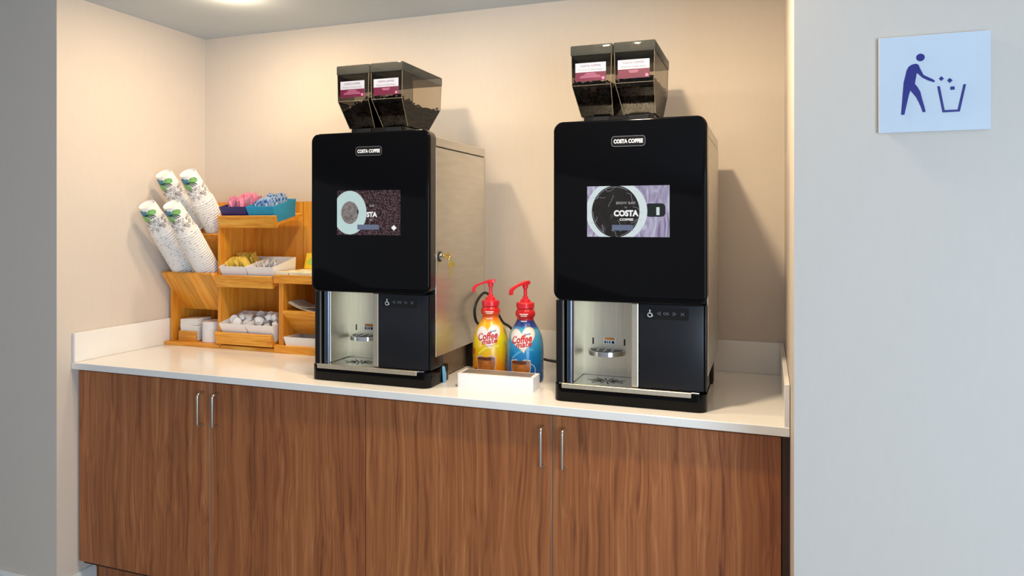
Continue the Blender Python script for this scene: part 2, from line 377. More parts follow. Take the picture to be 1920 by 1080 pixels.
def text_mesh(s, w=None, h=None, cx=0, cz=0, bold=0, shear=0, rot=0, spacing=1):
    """2D text mesh data (list of polys) centred at cx,cz, fitted to width w and/or height h"""
    cu = bpy.data.curves.new('t', 'FONT'); cu.body = s; cu.offset = bold; cu.shear = shear; cu.space_character = spacing; cu.resolution_u = 3
    o = bpy.data.objects.new('t', cu); C.objects.link(o)
    bpy.context.view_layer.update()
    me = bpy.data.meshes.new_from_object(o.evaluated_get(bpy.context.evaluated_depsgraph_get()))
    xs = [v.co.x for v in me.vertices]; ys = [v.co.y for v in me.vertices]
    x0, x1, y0, y1 = min(xs), max(xs), min(ys), max(ys)
    sx = w/(x1-x0) if w else None; sz = h/(y1-y0) if h else None
    sx = sx or sz; sz = sz or sx
    ca, sa = math.cos(rot), math.sin(rot)
    def q(v):
        a = (v.co.x-(x0+x1)/2)*sx; b = (v.co.y-(y0+y1)/2)*sz
        return (cx+a*ca-b*sa, cz+a*sa+b*ca)
    polys = []
    for p in me.polygons:
        P = [q(me.vertices[i]) for i in p.vertices]
        if p.normal.z < 0: P = P[::-1]
        polys.append(P)
    bpy.data.objects.remove(o); bpy.data.curves.remove(cu); bpy.data.meshes.remove(me)
    return polys
def text(name, s, fn, m, parent, **k): return flat(name, text_mesh(s, **k), fn, m, parent)
def dup(root, loc=None, mw=None, label=None, group=None):
    r = root.copy(); C.objects.link(r)
    if loc is not None: r.location = loc
    if mw is not None: r.matrix_world = mw
    if label: r['label'] = label
    if group: r['group'] = group
    for ch in root.children:
        c = ch.copy(); C.objects.link(c); c.parent = r
        for g in ch.children:
            d = g.copy(); C.objects.link(d); d.parent = c
    return r

# ---------------------------------------------------------------- the setting
XL, XR, YB, ZC, ZT = -.008, 2.458, .638, 2.2075, .86
YLW, YRW = -.081, -.285
DW = .6096
struct('floor', bx(-4, 6.5, -5, .75, -.06, 0), 'floor')
struct('ceiling', bx(-4, 6.5, -5, .75, ZC, ZC+.1), 'ceil')
struct('wall_back', bx(XL, XR, YB, YB+.1, 0, ZC), 'paint')
struct('wall_left', bx(-4, XL, YLW, YB+.1, 0, ZC), 'paint')
struct('wall_right', bx(XR, 6.5, YRW, YB+.1, 0, ZC), 'paint')
bb = nb(); prism(bb, [(YLW-.014, 0), (YLW-.001, 0), (YLW-.001, .078), (YLW-.008, .078), (YLW-.014, .066)], -4, XL+.013, 'x')
struct('baseboard_front', bb, 'base')
bb = nb(); prism(bb, [(XL+.001, .001), (XL+.014, .001), (XL+.014, .066), (XL+.008, .078), (XL+.001, .078)], YLW+.0005, .07, 'y')
struct('baseboard_left', bb, 'base')
bb = nb(); prism(bb, [(YRW-.014, 0), (YRW-.001, 0), (YRW-.001, .078), (YRW-.008, .078), (YRW-.014, .066)], XR-.012, 6.5, 'x')
struct('baseboard_right', bb, 'base')

# ---------------------------------------------------------------- base cabinets
def cabinet(k, label):
    x = k*2*DW
    t = thing('base_cabinet', label, 'cabinet', (x, 0, 0), group='walnut base cabinets')
    obj('body', bx(.003, 2*DW-.003, .020, YB-.02, .105, .834), 'gapdark', t)
    obj('toe_kick', bx(.0, 2*DW-.001, .075, .09, .002, .106), 'walnut', t)
    for i in range(2):
        a = i*DW + (.001 if i == 0 else .0018); b = (i+1)*DW - .0018
        d = obj('door', bx(a, b, 0, .019, .122, .827, .0008, 1), 'walnut', t)
        obj('edge_band', bx(a-.0006 if i else b-.0004, a+.0006 if i else b+.0006, .0006, .0185, .1225, .8265), 'edge' if i == 0 or True else 'walnut', d)
        hx = (DW-.026) if i == 0 else (DW+.037)
        z0, z1, o, rr = .683, .793, -.030, .010
        path = [(hx, .001, z1)] + [(hx, o+rr-rr*math.sin(R(q)), z1-rr+rr*math.cos(R(q))) for q in range(0, 91, 15)] + [(hx, o+rr-rr*math.cos(R(q)), z0+rr-rr*math.sin(R(q))) for q in range(0, 91, 15)] + [(hx, .001, z0)]
        obj('handle', tube(nb(), path, .0042, 10), 'nickel', d, smooth=True)
    return t
cabinet(0, 'walnut base cabinet under the wooden racks, against the side wall with baseboard')
cab = cabinet(1, 'walnut base cabinet under the creamer bottles, with a dark filler strip')
obj('filler_strip', bx(2*DW+.0005, 2*DW+.0195, .012, .03, .10, .834), 'walnut_dark', cab)

# ---------------------------------------------------------------- countertop
ct = thing('countertop', 'white quartz countertop spanning both walnut cabinets, with low upstands', 'countertop', (0, 0, ZT))
obj('slab', bx(XL+.0015, XR-.0015, -.025, YB-.0015, -.024, 0, .0015, 1), 'quartz', ct)
obj('backsplash', bx(XL+.015, XR-.015, YB-.0145, YB-.0015, .0003, .108, .0012, 1), 'quartz', ct)
obj('side_splash', bx(XL+.0015, XL+.0145, -.022, YB-.0015, .0003, .108, .0012, 1), 'quartz', ct)
obj('side_splash', bx(XR-.0145, XR-.0015, -.022, YB-.0015, .0003, .108, .0012, 1), 'quartz', ct)

# ---------------------------------------------------------------- recessed downlights
for i, (lx, ly, pw) in enumerate(DOWNLIGHTS):
    lab = ['round recessed downlight in the ceiling above the paper cups', 'round recessed downlight in the ceiling above the saucer-screen coffee machine', 'round recessed downlight in the ceiling above the black-cup-screen coffee machine'][i]
    t = thing('recessed_downlight', lab, 'downlight', (lx, ly, ZC), group='recessed downlights over the counter')
    bm = nb(); lathe(bm, [(.075, -.0005), (.075, -.004), (.058, -.006), (.055, -.0005)], 40, False, False)
    obj('trim_ring', bm, 'linerw', t, smooth=True)
    obj('lens', lathe(nb(), [(.055, -.003), (.03, -.0042), (.004, -.0045)], 32, False, True), 'lens', t, smooth=True)
    l = bpy.data.lights.new('downlight_beam', 'AREA'); l.shape = 'DISK'; l.size = .085; l.energy = pw; l.color = WARM; l.spread = R(180)
    o = bpy.data.objects.new('downlight_beam', l); C.objects.link(o); o.location = (lx, ly, ZC-.012)
    g = bpy.data.lights.new('downlight_glow', 'POINT'); g.shadow_soft_size = .04; g.energy = pw*.50; g.color = WARM
    o = bpy.data.objects.new('downlight_glow', g); C.objects.link(o); o.location = (lx, ly, ZC-.055)

# ---------------------------------------------------------------- coffee machines
def beans(name, label, x0, x1, y0, y1, zb, zt, level, loc, seed):
    rnd = random.Random(seed)
    ico = nb(); bmesh.ops.create_icosphere(ico, subdivisions=1, radius=1)
    vs = [v.co.copy() for v in ico.verts]; fs = [[v.index for v in f.verts] for f in ico.faces]; ico.free()
    V, F = [], []
    def lim(z):       # inner section of the hopper at height z
        t = min(1, max(0, (.93-z)/.09)); i = .0035
        return x0+.020*t+i, x1-.004*t-i, y0+.045*t+i, y1-.10*t-i
    def add(p):
        m = Matrix.Rotation(rnd.uniform(0, 6.28), 3, 'Z') @ Matrix.Rotation(rnd.uniform(0, 6.28), 3, 'X')
        b = len(V); s = rnd.uniform(.85, 1.1)
        for v in vs:
            q = m @ Vector((v.x*.0052*s, v.y*.0037*s, v.z*.0028*s)); V.append((p[0]+q.x, p[1]+q.y, p[2]+q.z))
        F.extend([[b+i for i in f] for f in fs])
    n = 0
    while n < 1500:
        z = rnd.uniform(zb+.004, 1.0); a, b, c, d = lim(z); a += .004; b -= .004; c += .004; d -= .004
        x = rnd.uniform(a, b); y = rnd.uniform(c, d); h = level(x, y)
        if z > h: continue
        # keep only those near the skin
        if min(x-a, b-x, y-c, d-y, h-z, z-zb) > .005: continue
        add((x, y, z)); n += 1
    me = bpy.data.meshes.new(name); me.from_pydata(V, [], F); me.materials.append(M['bean']); me.shade_smooth()
    o = bpy.data.objects.new(name, me); C.objects.link(o); o.location = loc
    # dark core so the heap is not hollow
    bm = nb(); NX, NY = 8, 12; top = []; bot = []
    for j in range(NY+1):
        rt, rb = [], []
        for i in range(NX+1):
            a, b, c, d = lim(.93); a += .01; b -= .01; c += .01; d -= .01
            x = a+(b-a)*i/NX; y = c+(d-c)*j/NY; zz = max(zb+.004, level(x, y)-.008)
            A = lim(zz); A = (A[0]+.008, A[1]-.008, A[2]+.008, A[3]-.008)
            rt.append(bm.verts.new((A[0]+(A[1]-A[0])*i/NX, A[2]+(A[3]-A[2])*j/NY, zz)))
            A = lim(zb); A = (A[0]+.006, A[1]-.006, A[2]+.006, A[3]-.006)
            rb.append(bm.verts.new((A[0]+(A[1]-A[0])*i/NX, A[2]+(A[3]-A[2])*j/NY, zb+.002)))
        top.append(rt); bot.append(rb)
    for j in range(NY):
        for i in range(NX):
            bm.faces.new((top[j][i], top[j][i+1], top[j+1][i+1], top[j+1][i])); bm.faces.new((bot[j][i], bot[j+1][i], bot[j+1][i+1], bot[j][i+1]))
    for i in range(NX):
        bm.faces.new((top[0][i], bot[0][i], bot[0][i+1], top[0][i+1])); bm.faces.new((top[NY][i+1], bot[NY][i+1], bot[NY][i], top[NY][i]))
    for j in range(NY):
        bm.faces.new((top[j+1][0], bot[j+1][0], bot[j][0], top[j][0])); bm.faces.new((top[j][NX], bot[j][NX], bot[j+1][NX], top[j+1][NX]))
    obj('packed_core', bm, 'beancore', o)
    return tag(o, label, 'coffee beans', kind='stuff')

def machine(loc, label, which):
    t = thing('coffee_machine', label, 'coffee machine', loc, group='bean-to-cup coffee machines')
    # cabinet behind the black front
    hb = nb(); prism(hb, [(.048, .2905), (.048, .775), (.458, .775), (.458, .092), (.152, .092), (.152, .2905)], -.210, .210, 'x'); body = obj('housing', hb, 'mattblk', t)
    for s in (-1, 1):
        a, b = (.2105, .2145) if s > 0 else (-.2145, -.2105)
        obj('side_panel', bx(a, b, .050, .455, .090, .7535, .0012, 1), 'steelh', t)
    obj('top_cover', bx(-.2145, .2145, .050, .465, .757, .787, .003, 2), 'steelh', t)
    obj('corner_post', bx(.2085, .2150, .4555, .466, .088, .757, .0012, 1), 'steel', t)
    obj('plinth', bx(-.185, .185, .166, .44, .004, .0915), 'plinth', t)
    for fx in (-.203, .180):
        obj('foot', bx(fx, fx+.025, .365, .415, .0, .0895, .002, 1), 'mattblk', t)
    # glossy fascia with rounded corners
    fa = nb(); prism(fa, rrect(-.2155, .2155, .290, .806, .028, 8), 0, .012, 'y', bev=.006, seg=3)
    f = obj('front_fascia', fa, 'black', t, smooth=True)
    fr = nb(); prism(fr, rrect(-.2153, .2153, .2902, .8058, .028, 8), .0122, .048, 'y'); obj('fascia_rim', fr, 'rim', t, smooth=True)
    # badge
    b = nb(); prism(b, rrect(-.0445, .0495, .729, .757, .008, 4), -.0012, .001, 'y')
    bd = obj('logo_badge', b, 'blackp', t)
    out = rrect(-.0445, .0495, .729, .757, .008, 4)
    flat('badge_outline', ribbon(out+[out[0]], .0011), front(-.0015), 'icong', bd)
    text('lettering', 'COSTA COFFEE', front(-.0016), 'badgew', bd, w=.082, h=.0115, cx=.0025, cz=.743, bold=.035)
    # screen
    sx0, sx1, sz0, sz1 = -.115, .116, .475, .618
    scr = obj('screen', bx(sx0, sx1, -.0006, .002, sz0, sz1), 'scr_bean' if which == 0 else 'scr_lilac', t)
    if which == 0:
        fx = lambda u: sx0+(u-130)/1170*(sx1-sx0); fz = lambda v: sz1-(v-165)/825*(sz1-sz0)
    else:
        fx = lambda u: sx0+(u-180)/1270*(sx1-sx0); fz = lambda v: sz1-(v-165)/790*(sz1-sz0)
    kx = (fx(1)-fx(0)); kz = -(fz(1)-fz(0))
    def el(u, v, ru, rv): return clip(ellipse(fx(u), fz(v), ru*kx, rv*kz, 56), sx0, sx1, sz0, sz1)
    def rc(u0, u1, v0, v1, r=0):
        return rrect(fx(u0), fx(u1), fz(v1), fz(v0), r*kx, 4) if r else [(fx(u0), fz(v1)), (fx(u1), fz(v1)), (fx(u1), fz(v0)), (fx(u0), fz(v0))]
    def tx(nm, s, u0, u1, v0, v1, m, y=-.0020, bold=.02):
        text(nm, s, front(y), m, scr, w=abs(fx(u1)-fx(u0)), h=abs(fz(v0)-fz(v1)), cx=(fx(u0)+fx(u1))/2, cz=(fz(v0)+fz(v1))/2, bold=bold)
    if which == 0:
        flat('saucer_picture', [el(370, 575, 315, 405)], front(-.0010), 'scr_saucer', scr)
        flat('coffee_picture', [el(372, 575, 162, 210)], front(-.0013), 'scr_crema', scr)
        flat('bubble_picture', [el(415, 635, 12, 12), el(432, 710, 10, 10), el(525, 560, 14, 45)], front(-.0016), 'scr_dark', scr)
        flat('button_picture', [rc(515, 915, 797, 890)], front(-.0016), 'scr_btn', scr)
        tx('lettering', 'STA', 690, 882, 562, 660, 'scr_txt', bold=.045)
        tx('lettering', 'EE', 745, 800, 690, 730, 'scr_grey')
        tx('lettering', 'BAR', 745, 835, 432, 468, 'scr_grey')
        flat('corner_icon', [[(fx(1185), fz(805)), (fx(1135), fz(855)), (fx(1185), fz(905)), (fx(1235), fz(855))]], front(-.0016), 'scr_txt', scr)
    else:
        flat('cup_rim_picture', [el(640, 560, 478, 475)], front(-.0010), 'scr_cupw', scr)
        flat('coffee_picture', [el(628, 560, 372, 402)], front(-.0013), 'scr_brew', scr)
        ring = el(628, 560, 352, 382); flat('reflection_picture', ribbon(ring[9:24], .0009)+ribbon(ring[28:38], .0008)+ribbon(ring[44:54], .0008), front(-.0015), 'scr_smoke', scr)['kind'] = 'stuff'
        flat('handle_picture', [rc(1090, 1390, 440, 645, 60)], front(-.0009), 'scr_dark', scr)
        flat('handle_slot_picture', [rc(1254, 1302, 498, 620, 8)], front(-.0013), 'scr_cupw', scr)
        rnd = random.Random(5); rb = []
        for (u, v, n) in ((300, 420, 7), (370, 300, 6), (330, 640, 6), (480, 200, 6), (600, 310, 6), (800, 280, 7), (900, 480, 6), (420, 760, 7), (560, 850, 6), (720, 870, 6), (860, 740, 6), (1080, 830, 6), (1180, 780, 7)):
            a = rnd.uniform(0, 6.3); P = [(fx(u), fz(v))]
            for i in range(n*2):
                a += rnd.uniform(-.7, .7); u += 17*math.cos(a); v += 17*math.sin(a); P.append((fx(u), min(sz1-.001, max(sz0+.001, fz(v)))))
            rb += ribbon(P, .0007)
        flat('steam_picture', rb, front(-.0016), 'scr_smoke', scr)['kind'] = 'stuff'
        flat('button_picture', [rc(575, 900, 768, 855)], front(-.0017), 'scr_btn', scr)
        tx('lettering', 'BREW BAR', 640, 945, 410, 450, 'scr_grey'); tx('lettering', 'by', 775, 810, 485, 515, 'scr_grey')
        tx('lettering', 'COSTA', 603, 985, 540, 638, 'scr_txt', bold=.05); tx('lettering', 'COFFEE', 693, 905, 668, 706, 'scr_txt', bold=.03)
    # lower front
    pl = nb(); prism(pl, rrect(-.2125, -.1885, .014, .12, .006, 4), .050, .2895, 'z'); obj('side_pillar', pl, 'blackp', t, smooth=True)
    pl = nb(); lathe(pl, [(.0145, .050), (.0145, .2895)], 24, cx=-.174, cy=.036); obj('column', pl, 'darksteel', t, smooth=True)
    obj('trim_line', bx(-.1895, -.1880, .0125, .02, .052, .289), 'steel', t)
    obj('bay_side', bx(-.1655, -.1595, .028, .150, .053, .2895, .0015, 1), 'steel', t)
    obj('bay_side', bx(.008, .0285, .0145, .150, .053, .2895, .003, 2), 'steel', t)
    bp = obj('bay_back', bx(-.1595, .008, .138, .150, .053, .2895), 'steel', t)
    for xx in (-.130, -.034): flat('slot', [rrect(xx-.0022, xx+.0022, .146, .166, .002, 3)], front(.1375), 'mattblk', bp)
    sh = nb(); pts = [(-.088+.056*math.cos(R(a)), .137+.055*math.sin(R(a))) for a in range(180, 361, 10)]
    prism(sh, pts, .119, .132, 'z'); cs = obj('cup_shelf', sh, 'chrome', t, smooth=True)
    pts2 = [(-.088+.049*math.cos(R(a)), .137+.046*math.sin(R(a))) for a in range(180, 361, 10)]
    prm = nb(); prism(prm, pts2, .1321, .1326, 'z'); obj('shelf_inset', prm, 'blackp', cs)
    obj('shelf_rib', box(box(bx(-.113, -.107, .101, .134, .1327, .1340), -.091, -.085, .095, .134, .1327, .1340), -.069, -.063, .101, .134, .1327, .1340), 'chrome', cs)
    st = obj('warning_sticker', bx(-.097, -.062, .1368, .138, .149, .170), 'white', t)
    flat('orange_band', [[(-.095, .161), (-.064, .161), (-.064, .169), (-.095, .169)]], front(.1365), 'orange', st)
    flat('symbol', [[(x, .1505), (x+w, .1505), (x+w, .1585), (x, .1585)] for x, w in ((-.095, .005), (-.087, .003), (-.081, .004), (-.073, .008))], front(.1365), 'mattblk', st)
    cp = obj('control_panel', bx(.0300, .2065, .0135, .11, .053, .2895, .0035, 2), 'panel', t, smooth=True)
    obj('side_pillar', bx(.2070, .2135, .016, .11, .053, .2895, .003, 2), 'blackp', t, smooth=True)
    ic = flat('touch_strip', [rrect(.043, .166, .247, .279, .003, 3)], front(.0131), 'blackp', cp)
    zc = .2632
    def ln(P, w=.0011): return ribbon(P, w)
    wc = ellipse(.0605, .2705, .0022, .0022, 12)
    flat('wheelchair_symbol', [wc] + ln([(.0603, .2685), (.0606, .2625), (.0656, .2620), (.0678, .2545)], .0024) + ln([(.0605+.0058*math.cos(R(a)), .2585+.0058*math.sin(R(a))) for a in range(110, 345, 15)], .0019), front(.0128), 'icon', cp)
    flat('arrow_symbol', ln([(.0805, zc), (.0890, zc+.0045), (.0890, zc-.0045), (.0805, zc)]), front(.0128), 'icong', cp)
    text('ok_lettering', 'OK', front(.0128), 'icong', cp, w=.0165, h=.0075, cx=.1058, cz=zc)
    flat('arrow_symbol', ln([(.1325, zc), (.1240, zc+.0045), (.1240, zc-.0045), (.1325, zc)]), front(.0128), 'icong', cp)
    flat('cross_symbol', ln([(.1450, zc+.004), (.1540, zc-.004)], .0014)+ln([(.1450, zc-.004), (.1540, zc+.004)], .0014), front(.0128), 'icong', cp)
    # base with drip tray
    ba = nb(); prism(ba, rrect(-.2155, .2140, -.002, .165, .026, 8), 0, .0485, 'z', bev=.002, seg=2); obj('base', ba, 'black', t, smooth=True)
    dt = obj('drip_tray', bx(-.2, .195, .004, .137, .0486, .0525, .001, 1), 'chrome', t)
    obj('front_strip', bx(-.189, .174, -.0055, .006, .0395, .053, .001, 1), 'steel', dt)
    sl = []
    for k in range(14):
        a = 2*math.pi*k/14; r0, r1 = .012, .038+.008*(k % 2); w = .0022
        ux, uy = math.cos(a)*1.25, math.sin(a)*.85; nx, ny = -math.sin(a)*w, math.cos(a)*w
        c = (-.074, .070)
        sl.append([(c[0]+ux*r0-nx, c[1]+uy*r0-ny), (c[0]+ux*r1-nx, c[1]+uy*r1-ny), (c[0]+ux*r1+nx, c[1]+uy*r1+ny), (c[0]+ux*r0+nx, c[1]+uy*r0+ny)])
    sl.append(rrect(-.085, -.063, .0675, .0725, .002, 3))
    flat('drain_slots', sl, lambda x, y: (x, y, .0528), 'mattblk', dt)
    # bean hoppers
    ad = obj('hopper_adapter', bx(-.165, .050, .16, .33, .786, .841, .003, 1), 'blackp', t)
    obj('latch', bx(-.135, -.085, .152, .160, .822, .838, .001, 1), 'panel', ad); obj('latch', bx(-.025, .035, .152, .160, .822, .838, .001, 1), 'panel', ad)
    for k, (x0, x1) in enumerate(((-.1935, -.070), (-.0610, .0575))):
        y0, y1 = .12, .42
        h = bpy.data.objects.new('bean_hopper', None)
        bm = nb()
        top = [bm.verts.new(p) for p in ((x0, y0, 1.022), (x1, y0, 1.022), (x1, y1, 1.022), (x0, y1, 1.022))]
        mid = [bm.verts.new(p) for p in ((x0+.002, y0, .93), (x1-.002, y0, .93), (x1-.002, y1-.005, .93), (x0+.002, y1-.005, .93))]
        bot = [bm.verts.new(p) for p in ((x0+.020, y0+.045, .8415), (x1-.004, y0+.045, .8415), (x1-.004, y1-.10, .8415), (x0+.020, y1-.10, .8415))]
        for A, B in ((top, mid), (mid, bot)):
            for i in range(4): bm.faces.new((A[(i+1) % 4], A[i], B[i], B[(i+1) % 4]))
        bm.faces.new(bot[::-1])
        bmesh.ops.recalc_face_normals(bm, faces=bm.faces[:])
        vb = [v.co.copy() for v in bm.verts]
        hp = obj('bean_hopper', bm, 'smoke', t)
        for i in range(4): obj('hopper_edge_highlight', tube(nb(), [vb[i], vb[4+i], vb[8+i]], .0008, 5), 'edgeglint', hp)  # thin pale rods stand in for light caught on the plastic edges
        obj('hopper_crease_highlight', tube(nb(), [vb[4], vb[5]], .0007, 5), 'edgeglint', hp)
        obj('hopper_lid', bx(x0-.003, x1+.003, y0-.003, y1+.003, 1.0205, 1.052, .004, 2), 'lidsmoke', hp, smooth=True)
        lw, cx = .094, (x0+x1)/2 - .002
        lb = obj('label_card', bx(cx-lw/2, cx+lw/2, y0-.0014, y0-.0004, .9425, .9975), 'labelw', hp)
        fy = front(y0-.0017)
        flat('label_band', [[(cx-lw/2, .9425), (cx+lw/2, .9425), (cx+lw/2, .9695), (cx-lw/2, .9695)]], fy, 'maroon', lb)
        fy = front(y0-.0020)
        text('lettering', 'COSTA COFFEE', fy, 'inkdark', lb, w=.062, h=.0062, cx=cx, cz=.9885, spacing=1.15)
        text('lettering', 'Premium Coffee Roast', fy, 'inklite', lb, w=.074, h=.0055, cx=cx, cz=.9770)
        if k == 0:
            for j, (w, z) in enumerate(((.030, .9655), (.040, .9615), (.060, .9575), (.066, .9535))): flat('fine_print', [[(cx-w/2, z-.0008), (cx+w/2, z-.0008), (cx+w/2, z+.0008), (cx-w/2, z+.0008)]], fy, 'inkpink', lb)
        else:
            for w, z in ((.030, .9645), (.024, .9600)): flat('fine_print', [[(cx-w/2, z-.0013), (cx+w/2, z-.0013), (cx+w/2, z+.0009), (cx-w/2, z+.0009)]], fy, 'inkpink', lb)
        flat('round_mark', [ellipse(cx+lw/2-.008, .9495, .0050, .0050, 16)], fy, 'inkpink', lb)
        wh = 'saucer-screen' if which == 0 else 'black-cup-screen'
        rr = random.Random(which*10+k)
        if which == 0 and k == 0: lev = lambda x, y, a=x0, b=x1: .895+.055*((x-a)/(b-a))**1.0+.02*(y-.12)/.3+.004*math.sin(70*x+40*y)
        elif which == 0: lev = lambda x, y: .945-.02*math.sin((y-.12)*9)+.004*math.sin(60*x+90*y)
        elif k == 0: lev = lambda x, y: .947+.004*math.sin(90*x)+.003*math.sin(70*y)
        else: lev = lambda x, y: .952+.003*math.sin(80*x+60*y)
        beans('coffee_beans', 'dark roasted coffee beans in the %s hopper on the %s machine' % ('three-line-label' if k == 0 else 'two-line-label', wh), x0, x1, y0, y1, .8425, 1.0, lev, loc, which*7+k)
    return t
m1 = machine((1.205, .04, ZT), 'black and steel coffee machine whose screen shows a white saucer on coffee beans', 0)
m2 = machine((2.035, .04, ZT), 'black and steel coffee machine whose screen shows a black coffee cup from above', 1)
# lock on the left-hand machine's steel side, with its keys
lk = nb(); lathe(lk, [(.013, 0), (.013, .004), (.0095, .005), (.009, .010), (.003, .010)], 24)
lk.transform(Matrix.Translation((.2146, .079, .4065)) @ Matrix.Rotation(R(90), 4, 'Y'))
lko = obj('side_lock', lk, 'chrome', m1, smooth=True)
rg = nb(); lathe(rg, [(.0165, 0), (.0165, .0025), (.0130, .0025), (.0130, 0)], 24, False, False); rg.transform(Matrix.Translation((.2146, .079, .4065)) @ Matrix.Rotation(R(90), 4, 'Y'))
obj('lock_ring', rg, 'mattblk', lko, smooth=True)
kr = thing('key_ring', 'brass keys hanging from the lock in the machine side panel', 'keys', (1.4305, .119, 1.266))
def key_shape(L):
    bm = nb(); pts = [(.0125*math.cos(R(a)), .011*math.sin(R(a))) for a in range(-65, 246, 15)] + [(-.0035, -.0125), (-.0035, -.012-L*.5), (-.0025, -.012-L*.55), (-.0035, -.012-L*.7), (-.002, -.012-L), (.001, -.014-L), (.0035, -.012-L), (.0035, -.0125)]
    prism(bm, pts, 0, .002, 'x'); return bm
k1 = key_shape(.020); k1.transform(Matrix.Translation((.004, .026, .002)) @ Matrix.Rotation(R(-95), 4, 'X')); obj('key', k1, 'brass', kr)
k2 = key_shape(.032); k2.transform(Matrix.Translation((.012, .036, -.026)) @ Matrix.Rotation(R(-42), 4, 'Z') @ Matrix.Rotation(R(-4), 4, 'X')); obj('key', k2, 'brass', kr)
obj('split_ring', tube(nb(), [(.009+.002*math.sin(a), .034+.010*math.cos(a), -.010+.013*math.sin(a)) for a in [i*2*math.pi/20 for i in range(21)]], .0011, 6, False), 'brass', kr, smooth=True)
# blue tag sticking out at the machine base and the power cord behind
bt = nb(); prism(bt, [(1.4195, .858), (1.4225, .8605), (1.4265, .8605), (1.4275, .885), (1.4225, .908), (1.4195, .912)][1:], .135, .150, 'y')
tag(obj('blue_tag', bt, 'bluetag'), 'light blue tag sticking out behind the base of the saucer-screen machine', 'tag')
def smoothpath(P, n=8):
    out = []
    for i in range(len(P)-1):
        p0, p1, p2, p3 = (Vector(P[max(0, min(len(P)-1, i+k))]) for k in (-1, 0, 1, 2))
        for j in range(n):
            t = j/n; out.append(.5*((2*p1)+(p2-p0)*t+(2*p0-5*p1+4*p2-p3)*t*t+(3*p1-p0-3*p2+p3)*t**3))
    return out+[Vector(P[-1])]
cp = smoothpath([(1.30, .53, .8655), (1.40, .53, .8655), (1.445, .50, .885), (1.45, .43, .95), (1.446, .3886, 1.0076), (1.445, .3544, 1.0347), (1.445, .3448, 1.073), (1.445, .3738, 1.1035), (1.445, .4339, 1.1222), (1.452, .4755, 1.1047), (1.468, .49, 1.06), (1.4899, .5, 1.0121), (1.5211, .5, .9921), (1.5581, .505, .9437), (1.62, .53, .885), (1.70, .56, .8655), (1.80, .57, .8655)])
tag(obj('power_cord', tube(nb(), cp, .0048, 8), 'cord', smooth=True), 'black power cord looping up behind the creamer bottles', 'cord')

# ---------------------------------------------------------------- creamer bottles
PROF = [(.054, 0), (.0585, .004), (.0595, .012), (.0595, .095), (.0588, .115), (.0565, .133), (.0525, .149), (.0465, .164), (.0395, .176), (.0325, .187), (.0285, .195), (.0270, .200)]
def Rz(z):
    for (r0, z0), (r1, z1) in zip(PROF, PROF[1:]):
        if z0 <= z <= z1: return r0+(r1-r0)*(z-z0)/(z1-z0)
    return PROF[0][0] if z < 0 else PROF[-1][0]
def wrapfn(face, eps=.0006, RR=None):
    RR = RR or Rz
    def fn(s, z):
        r = RR(z); a = R(-90+face)+s/max(r, .02)
        return ((r+eps)*math.cos(a), (r+eps)*math.sin(a), z)
    return fn
def heart(cx, cz, w, h, rot):
    P = []
    for i in range(48):
        a = 2*math.pi*i/48; x = 16*math.sin(a)**3/17; y = (13*math.cos(a)-5*math.cos(2*a)-2*math.cos(3*a)-math.cos(4*a)+2.5)/15.5
        x *= w/2; y *= h/2; P.append((cx+x*math.cos(rot)-y*math.sin(rot), cz+x*math.sin(rot)+y*math.cos(rot)))
    return P[::-1]
